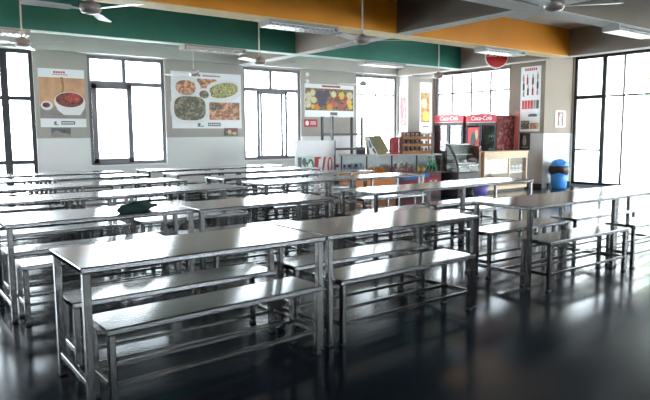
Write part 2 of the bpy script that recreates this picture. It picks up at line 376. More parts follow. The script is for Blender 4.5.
# ------------------------------------------------------------------ outside
b = MB(); b.box(-40, -40, -.35, 60, 60, -.16); struct(b.build('ground_outside', 'concrete'))
c = empty('veranda_roof', (15.2, 0, -.16), 'white steel veranda roof outside the tall right glass door', 'canopy')
for yy in (2.0, 4.6, 7.2, 9.8):
    p = MB(); p.tube((4.3, yy, 0), (4.3, yy, 3.72), .05); p.build('post', 'white', c)
    p = MB(); p.box(0, yy-.04, 3.72, 4.6, yy+.04, 3.84); p.build('rafter', 'white', c)
for xx in (.5, 1.5, 2.5, 3.5, 4.3):
    p = MB(); p.box(xx-.03, 1.8, 3.84, xx+.03, 10., 3.90); p.build('purlin', 'white', c)
p = MB(); p.box(0, 1.7, 3.90, 4.8, 10.1, 3.93); p.build('roof_panel', 'white', c)
def tree(loc, h, r, label, sd):
    rd = random.Random(sd); t = empty('leafy_tree', loc, label, 'tree')
    p = MB(); p.tube((0, 0, 0), (0, 0, h*.55), .14, 10, 0, .08)
    for k in range(4):
        a = k*1.6+sd; p.tube((0, 0, h*.45), (math.cos(a)*r*.6, math.sin(a)*r*.6, h*.75), .06, 8, 0, .03)
    p.build('trunk', 'bark', t)
    p = MB()
    for k in range(900):
        a = rd.uniform(0, 2*PI); q = rd.uniform(-1, 1); rr = r*rd.uniform(.45, 1.)**.5*(1+.25*math.sin(3*a+sd))
        c0 = Vector((rr*math.cos(a)*math.sqrt(1-q*q), rr*math.sin(a)*math.sqrt(1-q*q), h*.72+q*h*.28))
        d1 = Vector((rd.uniform(-1, 1), rd.uniform(-1, 1), rd.uniform(-1, 1))).normalized()*.16; d2 = d1.orthogonal().normalized()*.09
        p.add([c0-d1, c0+d2, c0+d1, c0-d2], [(0, 1, 2, 3)])
    p.build('foliage', 'leaf', t)
b = MB(); b.box(23, -3., -.16, 23.6, 30, 4.4); tag(b.build('boundary_building', 'outwall'), 'long pale building wall outside, beyond the right glass door', 'building')
tree((21.4, 8.6, -.16), 4.2, 1.3, 'pale leafy tree outside, seen through the right glass door', 3)

# ------------------------------------------------------------------ tables and benches
def leg(parent, x, y, top, w, name='leg'):
    m = MB(); m.bbox(x-w/2, y-w/2, .012, x+w/2, y+w/2, top, .004, 1); l = m.build(name, 'leg_steel', parent)
    f = MB(); f.box(x-w/2-.001, y-w/2-.001, 0, x+w/2+.001, y+w/2+.001, .018); f.build('rubber_foot', 'rubber', l)
def furniture(name, L, W, H, th, w, rail_z):
    t = empty(name, (0, 0, 0))
    m = MB(); m.bbox(-L/2, -W/2, H-th, L/2, W/2, H, .007, 2); m.build('tabletop' if name == 'dining_table' else 'seat', 'steel', t)
    ex, ey = L/2-w/2-.012, W/2-w/2-.012
    for sx in (-1, 1):
        for sy in (-1, 1): leg(t, sx*ex, sy*ey, H-th, w)
    for sx in (-1, 1):
        m = MB(); m.bbox(sx*ex-.014, -ey+w/2, rail_z-.016, sx*ex+.014, ey-w/2, rail_z+.016, .003, 1); m.build('end_rail', 'leg_steel', t)
    if name == 'dining_table':
        m = MB(); m.bbox(-ex+.014, -.014, rail_z-.015, ex-.014, .014, rail_z+.015, .003, 1); m.build('stretcher', 'leg_steel', t)
    else:
        for sy in (-1, 1):
            m = MB(); m.bbox(-ex+w/2, sy*ey-.012, rail_z-.012, ex-w/2, sy*ey+.012, rail_z+.012, .003, 1); m.build('stretcher', 'leg_steel', t)
    return t
TW = .66
proto_t = furniture('dining_table', 1.51, TW, .75, .034, .040, .125)
proto_b = furniture('bench', 1.37, .325, .45, .036, .036, .15)
rows = ['front row', 'second row', 'third row', 'fourth row', 'fifth row', 'back row']
cols = ['far left %s table', '%s table left of the aisle', '%s table right of the aisle', 'far right %s table']
tcols = ['at the far left end of the', 'just left of the aisle in the', 'just right of the aisle in the', 'at the far right end of the']
near_y = [[3.05, 3.06, 3.13, 3.14], [4.93, 4.86, 4.98, 5.03], [6.60, 6.66, 6.84, 6.86], [8.16, 8.22, 8.14, 8.16], [9.70, 9.72, 9.55, 9.58], [11.05, 11.02, 10.88, 10.90]]
left_x = [[.77, 2.305, 4.61, 6.13], [.73, 2.25, 4.42, 5.94], [.72, 2.24, 4.12, 5.65], [.60, 2.13, 4.17, 5.70], [.60, 2.12, 4.03, 5.55], [.60, 2.12, 4.03, 5.55]]
SKIP = set()
first_t = first_b = True
for r in range(6):
    for c in range(4):
        x = left_x[r][c]+.755; y = near_y[r][c]+TW/2
        rz = math.radians(random.uniform(-.5, .5)) if (r, c) not in ((0, 0), (0, 1)) else 0.
        o = proto_t if first_t else copy_tree(proto_t); first_t = False
        o.location = (x, y, 0); o.rotation_euler = (0, 0, rz)
        tag(o, 'long stainless steel dining table %s %s' % (tcols[c], rows[r]), 'table', 'steel dining tables')
        for sgn, side in ((-1, 'near'), (1, 'window')):
            if (r, c, sgn) in SKIP: continue
            j = 0 if r == 0 else random.uniform(-.025, .025)
            o = proto_b if first_b else copy_tree(proto_b); first_b = False
            o.location = (x+(0 if r == 0 else random.uniform(-.008, .008)), y+sgn*(.325+j)+{(0, 0, -1): .07, (0, 1, -1): .12}.get((r, c, sgn), 0), 0)
            o.rotation_euler = (0, 0, {(0, 0, -1): .045, (0, 1, -1): .02}.get((r, c, sgn), rz))
            tag(o, 'steel bench on the %s side of the %s' % (side, cols[c] % rows[r]), 'bench', 'steel benches')
# crumpled cloth on the second-row table
cb = bmesh.new(); bmesh.ops.create_icosphere(cb, subdivisions=4, radius=1)
for v in cb.verts:
    u = v.co.x; k = 1.15-.55*(u+1)/2+.18*math.sin(5*u+1)
    n = .12*math.sin(7*v.co.y+3*u)+.10*math.sin(11*u+4*v.co.z)+.08*math.sin(13*v.co.y-6*v.co.z)
    v.co = Vector((u*.23*(1+n*.3), v.co.y*.055*k*(1+n), max(-.03, v.co.z*.05*k*(1+n))))
m = MB(); m.add([v.co[:] for v in cb.verts], [[v.index for v in f.verts] for f in cb.faces], 0, True); cb.free()
o = m.build('cloth', 'cloth', None, (1.80, 5.12, .781), math.radians(24)); tag(o, 'dark green crumpled cloth lying on the far left table of the second row', 'cloth')
o = empty('cup', (7.02, 8.20, .45), 'small dark lidded cup standing on a bench in front of the stall', 'cup')
m = MB(); m.lathe([(0, 0), (.032, 0), (.042, .10), (0, .10)], 16); m.build('cup_body', 'wood_brown', o)
m = MB(); m.lathe([(0, .10), (.045, .10), (.045, .112), (.03, .12), (0, .12)], 16); m.build('lid', 'black', o)

# ------------------------------------------------------------------ ceiling fans and lamps
def fan():
    t = empty('ceiling_fan', (0, 0, 0)); D = ZC
    m = MB(); m.tube((0, 0, .06), (0, 0, .92), .011, 8); m.build('rod', 'rod', t)
    m = MB(); m.lathe([(0, .95), (.055, .95), (.05, .91), (.014, .86), (0, .86)], 16); m.build('ceiling_cup', 'fan', t)
    m = MB(); m.lathe([(0, .085), (.03, .085), (.05, .06), (.095, .045), (.105, .0), (.085, -.035), (.03, -.05), (0, -.05)], 20); m.build('motor_hub', 'fan_hub', t)
    for k in range(3):
        a = 2*PI*k/3; m = MB(); pts = []
        prof = [(.08, .022), (.17, .022), (.20, .055), (.42, .062), (.60, .068), (.625, .05)]
        up = [(r, w) for r, w in prof]; vs = []
        for r, w in up:
            for q in (-1, 1):
                z = .010*q*(1 if r > .18 else .3)
                x, y = r, q*w
                vs.append((x*math.cos(a)-y*math.sin(a), x*math.sin(a)+y*math.cos(a), z))
                vs.append((x*math.cos(a)-y*math.sin(a), x*math.sin(a)+y*math.cos(a), z-.006))
        fs = []
        for i in range(len(up)-1):
            q = 4*i; fs += [(q, q+4, q+6, q+2), (q+1, q+3, q+7, q+5), (q, q+1, q+5, q+4), (q+2, q+6, q+7, q+3)]
        n = 4*(len(up)-1); fs += [(0, 2, 3, 1), (n, n+1, n+3, n+2)]
        m.add(vs, fs); m.build('blade', 'fan', t)
    return t
fans = [(1.81, 6.3, 60, 'white ceiling fan nearest the top left, before the green beam'),
        (1.70, 9.1, 70, 'white ceiling fan above the glazed door at the far left'),
        (5.40, 9.1, 90, 'white ceiling fan hanging in front of the second window'),
        (5.34, 6.3, 83, 'white ceiling fan hanging in front of the orange beam'),
        (9.87, 9.1, 40, 'white ceiling fan hanging above the food stall, before the corner window'),
        (5.33, 11.6, 10, 'white ceiling fan hanging in front of the four dish poster'),
        (9.86, 11.6, 30, 'small distant ceiling fan seen against the window left of the column'),
        (5.50, 3.55, -50, 'white ceiling fan at the top right, nearest the camera')]
pf = fan()
for i, (x, y, a, lb) in enumerate(fans):
    o = pf if i == 0 else copy_tree(pf); o.location = (x, y, 2.65); o.rotation_euler = (0, 0, math.radians(a)); tag(o, lb, 'ceiling fan', 'ceiling fans')
def lamp():
    t = empty('ceiling_lamp', (0, 0, 0)); L = 1.25; W = .26
    m = MB(); m.box(-L/2, -W/2, -.085, -L/2+.04, W/2, 0); m.box(L/2-.04, -W/2, -.085, L/2, W/2, 0)
    m.box(-L/2+.04, -W/2, -.022, L/2-.04, W/2, 0); m.build('housing', 'lampwhite', t)
    m = MB()
    for k in range(13):
        x = -L/2+.09+k*(L-.18)/12; m.box(x-.022, -W/2, -.083, x+.022, W/2, -.052)
    for y in (-W/2, -.01, W/2-.02): m.box(-L/2+.04, y, -.085, L/2-.04, y+.02, -.077)
    m.build('louvre', 'louvre', t)
    for q in (-1, 1):
        m = MB(); m.tube((-L/2+.04, q*.06, -.03), (L/2-.04, q*.06, -.03), .012, 10); m.build('lamp_tube', 'tube', t)
    return t
lamps = [(1.42, 10.43, 'unlit louvred lamp under the green beam at the far left'), (5.20, 10.43, 'unlit louvred lamp under the green beam over the four dish poster'),
         (9.45, 10.43, 'unlit louvred lamp under the green beam right of the fruit poster'), (5.20, 7.555, 'unlit louvred lamp under the orange beam above the second window'),
         (9.95, 7.555, 'unlit louvred lamp under the orange beam hiding the round sign top'), (9.75, 4.92, 'unlit louvred lamp under the grey beam at the top right')]
pl = lamp()
for i, (x, y, lb) in enumerate(lamps):
    o = pl if i == 0 else copy_tree(pl); o.location = (x, y, ZB); tag(o, lb, 'lamp', 'louvred ceiling lamps')

# ------------------------------------------------------------------ posters
def poster(name, label, x, z0, w, h, at=None, rotz=0., y=None, m='board', cat='poster'):
    o = MB(); o.box(0, -.012, 0, w, 0, h)
    loc = (x, (YF if y is None else y)-.001, z0) if rotz == 0 else (at-.001, x, z0)
    return tag(o.build(name, m, None, loc, rotz), label, cat)
# single bowl
p = poster('food_poster', 'tall food poster with one bowl of red soup, left of the first window', 2.63, 1.58, .86, 1.14)
g = MB(); g.rect(.0, .17, .86, .97, .013, 0); g.rect(.0, .17, .86, .40, .0145, 1)
g.poly([(.40, .98), (.43, .80), (.40, .62), (.44, .62), (.47, .82), (.45, .98)], .0145, 2); g.build('photo_print', ['peach', 'tablegrey', 'wood_tan'], p)
g = MB(); g.ell(.56, .50, .295, .20, .016, 0); g.poly([(.27, .51), (.85, .51), (.84, .38), (.75, .24), (.44, .24), (.32, .34)], .0172, 0); g.ell(.13, .42, .11, .09, .0155, 0); g.build('bowl_print', ['white'], p)
g = MB(); g.ell(.56, .54, .265, .145, .0186, 0); g.ell(.12, .43, .07, .05, .018, 0); g.build('soup_print', ['soup'], p)
g = MB(); g.ell(.62, .58, .15, .08, .0202, 0); g.build('topping_print', ['redfood'], p)
g = MB()
for k in range(5): g.rect(.28+k*.045, 1.055, .313+k*.045, 1.095, .013, 0)
for k in range(9): g.rect(.26+k*.032, 1.02, .282+k*.032, 1.038, .013, 0)
g.build('title_print', ['red'], p)
g = MB(); g.ell(.27, .085, .025, .03, .013, 0); g.rect(.24, .04, .33, .055, .013, 0); g.rect(.38, .05, .64, .12, .013, 0)
for k in range(6): g.rect(.40+k*.038, .07, .424+k*.038, .10, .0145, 1)
g.build('logo_print', ['printgrey', 'board'], p)
p = poster('photo_card', 'small grey photo card below the tall soup bowl poster', 2.82, 1.385, .36, .175, m='printgrey', cat='photo')
g = MB(); g.poly([(.0, .0), (.36, .0), (.36, .05), (.2, .09), (.08, .13), (0, .06)], .013, 0); g.ell(.24, .11, .07, .035, .0145, 1); g.build('photo_print', ['tablegrey', 'darkfood'], p)
# four dishes
p = poster('food_poster', 'wide food poster showing four plated dishes between the two windows', 5.33, 1.56, 1.74, 1.26)
g = MB(); g.rect(.62, .88, 1.1, 1.12, .013, 0); g.build('photo_print', ['shrimp'], p)
g = MB(); g.ell(.34, .90, .36, .26, .0145, 0); g.ell(.42, .44, .46, .34, .016, 0, p=.7); g.ell(.78, .77, .17, .14, .0175, 0); g.ell(1.28, .86, .46, .25, .0151, 0, rot=.15, p=.8); g.rect(.88, .18, 1.70, .62, .0168, 0); g.build('plate_print', ['white'], p)
g = MB(); g.ell(.34, .91, .24, .16, .0160, 0, p=.85); g.build('shrimp_print', ['shrimp'], p)
g = MB(); g.ell(1.28, .88, .38, .17, .0166, 0, rot=.18, p=.9); g.build('noodle_print', ['pasta'], p)
g = MB(); g.ell(.43, .45, .38, .27, .0178, 0, p=.65); g.ell(.78, .77, .12, .09, .019, 0); g.build('stew_print', ['darkfood'], p)
g = MB(); g.rect(.90, .20, 1.68, .60, .0183, 0); g.ell(1.06, .50, .15, .09, .0198, 1); g.build('prawn_print', ['shrimp', 'darkfood'], p)
g = MB(); g.ell(.55, 1.19, .04, .03, .013, 0); g.rect(.64, 1.17, .70, 1.21, .013, 0)
for k in range(9): g.rect(.76+k*.05, 1.175, .797+k*.05, 1.205, .013, 1)
g.build('title_print', ['printgrey', 'darkred'], p)
g = MB(); g.ell(.64, .10, .035, .045, .013, 0); g.rect(.60, .04, .76, .06, .013, 0); g.rect(.86, .05, 1.18, .13, .013, 0)
for k in range(6): g.rect(.89+k*.046, .075, .918+k*.046, .105, .0145, 1)
g.build('logo_print', ['printgrey', 'board'], p)
p = poster('photo_card', 'small dark red photo card below the four dish poster', 6.60, 1.385, .36, .185, m='darkfood', cat='photo')
g = MB(); g.rect(0, .10, .36, .185, .013, 0); g.ell(.14, .09, .05, .05, .0145, 1); g.ell(.27, .06, .06, .035, .0145, 1); g.build('photo_print', ['darkred', 'palefruit'], p)
# fruit
p = poster('fruit_poster', 'wide fruit photo poster above the tall black rack', 8.91, 1.86, 1.63, .85)
g = MB(); g.rect(.02, .17, 1.61, .74, .013, 0); g.build('photo_print', ['fruitbg'], p)
rd = random.Random(5)
g = MB(); fm = []
def fruits(nm, m, spots):
    fm.append(m)
    for i, (u, v, r_) in enumerate(spots): g.ell(u, v, r_, r_*rd.uniform(.85, 1.0), .0145+.0004*i+.0002*len(fm), len(fm)-1)
fruits('dark_fruit_print', 'darkfruit', [(.48, .58, .14), (.58, .48, .15), (.52, .36, .11), (.70, .60, .10)])
fruits('pale_fruit_print', 'palefruit', [(.12, .52, .11), (.10, .33, .10), (.28, .44, .10), (1.48, .58, .11), (.26, .62, .08), (.93, .60, .09)])
fruits('red_fruit_print', 'redfruit', [(.86, .44, .07), (.95, .36, .07), (1.12, .32, .07), (1.22, .27, .07), (1.32, .34, .07), (1.08, .50, .06), (1.34, .50, .07)])
fruits('orange_fruit_print', 'orangefruit', [(.40, .26, .09), (.80, .26, .10)])
fruits('yellow_fruit_print', 'yellowfruit', [(1.20, .57, .10), (1.46, .40, .09), (1.5, .28, .08), (.25, .26, .06)])
g.build('fruit_picture', fm, p)
g = MB(); g.rect(.55, .775, 1.16, .825, .013, 0); g.build('title_print', ['pinkprint'], p)
g = MB(); g.rect(.82, .05, 1.06, .13, .013, 0); g.build('caption_print', ['printgrey'], p)
p = poster('wall_sign', 'small red wall sign with white marks below the fruit poster', 8.88, 1.60, .43, .20, m='pinksign', cat='sign')
g = MB(); g.ell(.10, .10, .055, .06, .013, 0); g.rect(.20, .12, .38, .14, .013, 0); g.rect(.20, .07, .38, .09, .013, 0); g.build('sign_print', ['board'], p)
# column poster, on the face towards the left
p = poster('drink_poster', 'narrow pale pink poster on the left face of the corner column', 12.77, 1.35, .33, 1.40, at=12.24, rotz=-PI/2)
g = MB(); g.rect(.03, .28, .30, 1.10, .013, 0); g.build('photo_print', ['pinkprint'], p)
p = poster('drink_poster', 'narrow poster with amber drink glasses right of the corner column', 13.06, 1.45, .52, 1.48, y=YF)
g = MB(); g.rect(.06, .30, .44, 1.18, .013, 0); g.build('photo_print', ['amberprint'], p)
g = MB(); g.ell(.28, .48, .13, .15, .0145, 0, p=.7); g.ell(.20, .86, .12, .14, .0145, 1, p=.7); g.build('glass_print', ['yellowfruit', 'palefruit'], p)
g = MB(); g.rect(.14, .16, .40, .20, .013, 0); g.build('caption_print', ['printgrey'], p)
# banner on the side wall, read from the room: u runs from far to near
p = poster('drink_menu_poster', 'tall white drinks poster with rows of bottles beside the corner step', 9.71, 1.45, .59, 1.66, at=XS, rotz=-PI/2)
g = MB()
for k in range(6): g.rect(.12+k*.062, 1.555, .165+k*.062, 1.62, .013, 0)
g.build('title_print', ['pinksign'], p)
g = MB(); bm_ = []
def bottles(nm, m, spots, hh):
    bm_.append(m)
    for u, v in spots: g.poly([(u-.026, v), (u+.026, v), (u+.026, v+hh*.6), (u+.010, v+hh*.78), (u+.010, v+hh), (u-.010, v+hh), (u-.010, v+hh*.78), (u-.026, v+hh*.6)], .013, len(bm_)-1)
bottles('red_bottle_print', 'redfruit', [(.20, 1.20), (.36, .93)], .27); bottles('dark_bottle_print', 'black', [(.36, 1.20), (.09, 1.06), (.22, .93), (.50, 1.08)], .26); bottles('grey_bottle_print', 'tablegrey', [(.08, 1.30), (.50, 1.33), (.09, .90), (.50, .93)], .18)
g.build('bottle_picture', bm_, p)
g = MB()
for k, q in enumerate((0, 0, 0, 1, 2, 3)): g.rect(.05+k*.085, .58, .125+k*.085, .80, .013, q)
g.build('can_print', ['red', 'redfruit', 'tablegrey', 'darkfruit'], p)
g = MB(); g.ell(.38, .42, .14, .035, .013, 0); g.rect(.25, .38, .52, .395, .013, 0); g.build('logo_print', ['printgrey'], p)
g = MB(); g.rect(.03, .06, .29, .28, .013, 0); g.rect(.31, .06, .56, .22, .013, 1); g.build('photo_print', ['darkfood', 'shrimp'], p)
p = poster('notice', 'small black notice below the tall drinks poster', 9.70, .97, .31, .44, at=XS, rotz=-PI/2, m='black')
g = MB(); g.ell(.15, .22, .06, .11, .013, 0); g.ell(.15, .33, .04, .05, .013, 0); g.rect(.05, .06, .26, .08, .013, 0); g.build('figure_print', ['tablegrey'], p)
p = poster('notice', 'small white framed dark red notice above the blue bin', 14.15, 1.56, .46, .42, y=YS)
g = MB(); g.rect(.09, .03, .38, .39, .013, 0); g.poly([(.17, .05), (.30, .05), (.28, .2), (.32, .33), (.22, .37), (.15, .25)], .0145, 1); g.build('notice_print', ['wood_red', 'tablegrey'], p)
# junction boxes and conduit on the back wall
o = MB(); o.tube((0, 0, 0), (0, -.05, 0), .05, 14); tag(o.build('wall_fitting', 'white', None, (8.98, YF-.001, 2.93)), 'upper of two round white wall fittings above the fruit poster', 'wall fitting', 'wall fittings')
o = MB(); o.tube((0, 0, 0), (0, -.05, 0), .05, 14); tag(o.build('wall_fitting', 'white', None, (8.98, YF-.001, 2.76)), 'lower of two round white wall fittings above the fruit poster', 'wall fitting', 'wall fittings')

# ------------------------------------------------------------------ food stall
# white sign board with printed panel in front of the stall
o = empty('sign_board', (7.45, 11.0, 0), 'white sign board with bright red printing at the left end of the stall', 'sign')
m = MB(); m.box(0, 0, .93, 1.04, .12, 1.27); m.build('top_panel', 'board', o)
m = MB(); m.box(0, .02, .02, 1.04, .10, .93); m.box(1.04, 0, 0, 1.07, .14, 1.27, 1); m.build('body', ['board', 'printgrey'], o)
g = MB(); g.rect(.0, .45, .46, .93, -.0195, 3); g.rect(.03, .56, .13, .90, -.018, 0)
g.ell(.20, .80, .06, .09, -.018, 0); g.ell(.22, .62, .04, .12, -.018, 0); g.ell(.36, .68, .12, .18, -.018, 1); g.ell(.36, .68, .06, .10, -.0165, 2)
g.build('figure_print', ['printgrey', 'greengoods', 'board', 'mint'], o)
g = MB(); g.rect(.48, .55, .66, .90, -.018, 0); g.poly([(.58, .58), (.66, .50), (.66, .86), (.60, .86)], -.0165, 1)
g.poly([(.68, .56), (.73, .56), (.78, .76), (.80, .90), (.74, .90)], -.018, 0); g.ell(.92, .70, .075, .19, -.018, 0); g.ell(.92, .72, .035, .13, -.0165, 1); g.build('red_print', ['pinksign', 'board'], o)

# glass display counter, turned a little towards the room
ang = math.atan2(9.28-10.5, 10.2-8.3); CL = math.hypot(1.9, 1.22)
o = empty('display_counter', (8.3, 10.5, 0), 'long glass display counter with orange brown front under the goods rack', 'counter', ang)
m = MB(); m.box(0, .02, .06, CL*.54, .62, .55); m.build('wood_panel', 'wood_orange', o)
m = MB(); m.box(CL*.54, .02, .06, CL, .62, .55); m.build('printed_panel', 'darkred', o)
g = MB(); g.rect(CL*.56, .30, CL*.62, .52, -.018, 2); g.rect(CL*.63, .38, CL*.76, .52, -.018, 0); g.rect(CL*.80, .42, CL*.88, .53, -.018, 0); g.rect(CL*.80, .12, CL*.97, .40, -.018, 1); g.ell(CL*.70, .22, .13, .09, -.018, 1)
g.poly([(CL*.88, .16), (CL*.91, .16), (CL*.925, .23), (CL*.94, .16), (CL*.965, .16), (CL*.94, .26), (CL*.96, .36), (CL*.935, .36), (CL*.925, .30), (CL*.905, .36), (CL*.88, .36), (CL*.905, .26)], -.0165, 3)
g.rect(CL*.77, .30, CL*.79, .50, -.018, 3); g.build('advert_print', ['printblue', 'red', 'darkfruit', 'board'], o)
m = MB(); m.box(0, .02, 0, CL, .60, .06); m.build('plinth', 'black', o)
m = MB(); m.box(.01, .03, .928, CL-.01, .60, .938); m.build('top_glass', 'case_glass', o)
m = MB(); m.box(-.01, 0, .925, CL+.01, .03, .95); m.box(-.01, .60, .925, CL+.01, .64, .95); m.box(-.01, .03, .925, .01, .60, .95); m.box(CL-.01, .03, .925, CL+.01, .60, .95); m.build('counter_top', 'paint_light', o)
m = MB(); m.box(0, .60, .55, CL, .62, .925); m.build('back_panel', 'case_inside', o)
for k in range(5):
    x = CL*k/4; m = MB(); m.box(x-.014, .0, .55, x+.014, .03, .925); m.build('post', 'frame_dark', o)
m = MB(); m.box(.0, .012, .55, CL, .018, .925); m.build('front_glass', 'case_glass', o)
def on_counter(u, d, z): return (8.3+u*math.cos(ang)-d*math.sin(ang), 10.5+u*math.sin(ang)+d*math.cos(ang), z)
# goods inside the counter
rd = random.Random(11)
kinds = [('packet', 'dark blue snack packets heaped in the left bay of the glass counter', 'bluegoods', .08, .50, 9, 'snack packets in the left bay'),
         ('orange', 'orange fruit piled in the second bay of the glass counter', 'orangefruit', .62, .96, 5, 'oranges in the second bay'),
         ('packet', 'red and brown snack packets in the third bay of the glass counter', 'snack', 1.15, 1.62, 10, 'snack packets in the third bay'),
         ('mango', 'yellow fruit piled in the right bay of the glass counter', 'yellowfruit', 1.72, 1.95, 4, 'yellow fruit in the right bay'),
         ('bottle', 'green bottles standing at the right end of the glass counter', 'greengoods', 1.98, 2.20, 8, 'green bottles in the counter')]
for nm, lb, mt, u0, u1, n, gr in kinds:
    src = None
    for k in range(n):
        if src is None:
            g = MB()
            if nm == 'packet':
                g.prism([(-.06, 0), (.06, 0), (.065, .04), (.05, .12), (.055, .15), (-.055, .15), (-.05, .12), (-.065, .04)], 1, -.02, .02)
            elif nm == 'bottle':
                g.lathe([(0, 0), (.03, 0), (.032, .02), (.032, .15), (.012, .20), (.012, .25), (0, .25)], 14)
            elif nm == 'mango':
                g.lathe([(.001, 0), (.035, .012), (.05, .05), (.042, .085), (.015, .105), (.001, .108)], 14)
            else: g.lathe([(.001, 0), (.03, .008), (.048, .03), (.052, .052), (.044, .08), (.024, .098), (.001, .102)], 14)
            src = g.build(nm, mt); q = src
        else: q = src.copy(); COL.objects.link(q)
        u = u0+(u1-u0)*(k+.5)/n; d = .14+.22*((k*37) % 10)/10 if nm in ('packet', 'bottle') else .13+.2*(k % 2)
        q.location = on_counter(u, d, .551); q.rotation_euler = (0, 0, ang+rd.uniform(-.5, .5)); q.scale = (1, 1, rd.uniform(1., 1.45) if nm in ('packet', 'bottle') else 1)
        tag(q, lb, nm if nm != 'mango' else 'fruit', gr)
# things on the counter
o = empty('carton', on_counter(.83, .28, .951), 'olive green carton tilted back on the counter left of the goods rack', 'carton', ang+.08)
m = MB(); m.prism([(-.20, .0), (.12, .0), (.27, .06), (.06, .42), (-.26, .40)], 1, -.12, .14); m.build('carton_body', 'olive', o)
g = MB(); g.poly([(-.25, .38), (-.19, .0), (.0, .0), (-.06, .12), (-.14, .22), (-.20, .38)], .121, 0); g.poly([(-.22, .33), (-.19, .14), (-.13, .16), (-.19, .30)], .1225, 1); g.poly([(-.14, .12), (-.08, .02), (-.03, .02), (-.10, .15)], .1225, 1); g.build('side_print', ['board', 'printgrey'], o)
o = empty('cash_box', on_counter(.46, .28, .951), 'small black till box on the left part of the counter', 'box', ang)
m = MB(); m.bbox(-.10, -.12, 0, .10, .12, .17, .01); m.build('box_body', 'black', o); m = MB(); m.box(-.09, -.123, .10, .09, -.119, .15); m.build('face_plate', 'printgrey', o)
o = empty('red_crate', on_counter(1.255, .36, .951), 'bright red slatted plastic crate on the counter behind the olive carton', 'crate', ang)
for k in range(7):
    m = MB(); m.box(-.10+k*.031, -.12, .03, -.086+k*.031, -.10, .34); m.build('slat', 'red', o)
m = MB(); m.box(-.105, -.12, 0, .105, .12, .03); m.box(-.105, -.12, .34, .105, -.10, .38); m.box(-.105, .10, .03, .105, .12, .38); m.box(-.105, -.1, .34, -.09, .1, .38); m.box(.09, -.1, .34, .105, .1, .38); m.build('crate_frame', 'red', o)
o = empty('goods_rack', on_counter(1.37, .16, .951), 'dark red wooden three tier rack of goods on the counter', 'rack', ang)
W = .72
m = MB(); m.box(0, 0, 0, .03, .34, .50); m.box(.03, .32, 0, W*.72, .34, .50); m.build('side_panel', 'wood_red', o)
for y in (0, .31):
    m = MB(); m.box(W-.03, y, 0, W, y+.03, .46); m.build('rack_post', 'wood_red', o)
for k in range(3):
    m = MB(); z = .03+k*.16; m.box(.03, -.01, z-.02, W-.03, .33, z+.01); m.box(.03, -.02, z-.02, W-.03, -.01, z+.045); m.build('shelf', 'wood_tan', o)
src = None
for k in range(3):
    for j in range(6):
        if src is None:
            src = MB(); src.lathe([(0, 0), (.034, 0), (.036, .01), (.036, .07), (.028, .085), (.03, .088), (.03, .105), (0, .105)], 12, 0); src = src.build('jar', 'snack'); q = src
        else: q = src.copy(); COL.objects.link(q)
        q.location = on_counter(1.37+.09+j*.105, .16+.16+.02*((j+k) % 2), .951+.041+k*.16); tag(q, 'small dark goods jar standing on the red wooden rack', 'jar', 'jars on the goods rack')
# curved glass cake case on a dark cabinet
o = empty('cake_case', (10.46, 8.98, 0), 'curved glass cake case on a black cabinet beside the counter', 'display case')
CW = .74
m = MB(); m.box(0, .02, 0, CW, .60, .52); m.build('cabinet', 'black', o)
def arc(n=10): return [(.02+.30*(t/n)**1.7, .54+.62*(t/n)**.92) for t in range(n+1)]
A = arc()
m = MB()
vs = [(x, y, z) for (y, z) in A for x in (.025, CW-.025)]; m.add(vs+[(x, y+.006, z) for (x, y, z) in vs], [(2*i, 2*i+1, 2*i+3, 2*i+2) for i in range(10)]+[(22+2*i, 22+2*i+2, 22+2*i+3, 22+2*i+1) for i in range(10)], 0, True); m.build('curved_glass', 'case_glass', o)
for x in (0, CW-.025):
    m = MB(); out = A+[(.60, 1.16), (.60, .54)]; inn = [(y+.04, z-.02) for y, z in A][::-1]
    m.prism(A+inn, 0, x, x+.025); m.box(x, .39, .54, x+.025, .42, 1.145); m.build('side_frame', 'black', o)
m = MB(); m.box(0, .32, 1.145, CW, .42, 1.17); m.build('case_top', 'leg_steel', o)
m = MB(); m.box(.025, .405, .52, CW-.025, .42, 1.145); m.build('back_panel', 'inside_pale', o)
for z, d in ((.72, .14), (.92, .24)):
    m = MB(); m.box(.03, d, z, CW-.03, .40, z+.012); m.build('shelf', 'board', o)
m = MB(); m.box(CW+.002, .06, 0, CW+.07, .60, 1.12); m.build('side_panel', 'wood_brown', o)
src = None
for k, (x, y, z) in enumerate([(.19, .22, .533), (.42, .22, .533), (.66, .22, .533), (.25, .28, .733), (.55, .28, .733)]):
    if src is None: src = MB(); src.lathe([(.001, 0), (.085, 0), (.09, .02), (.09, .07), (.07, .09), (.001, .095)], 16, 0); src = src.build('cake', 'tablegrey'); q = src
    else: q = src.copy(); COL.objects.link(q)
    q.location = (10.40+x*.9, 8.98+y, z); tag(q, 'small grey cake inside the curved glass case', 'cake', 'cakes in the curved case')
o = MB(); o.lathe([(.001, .004), (.13, .004), (.17, .22), (.18, .22), (.14, 0), (.001, 0)], 24); o = o.build('basket', 'purple', None, (10.95, 8.78, 0)); tag(o, 'purple plastic basket on the floor below the curved glass case', 'basket')
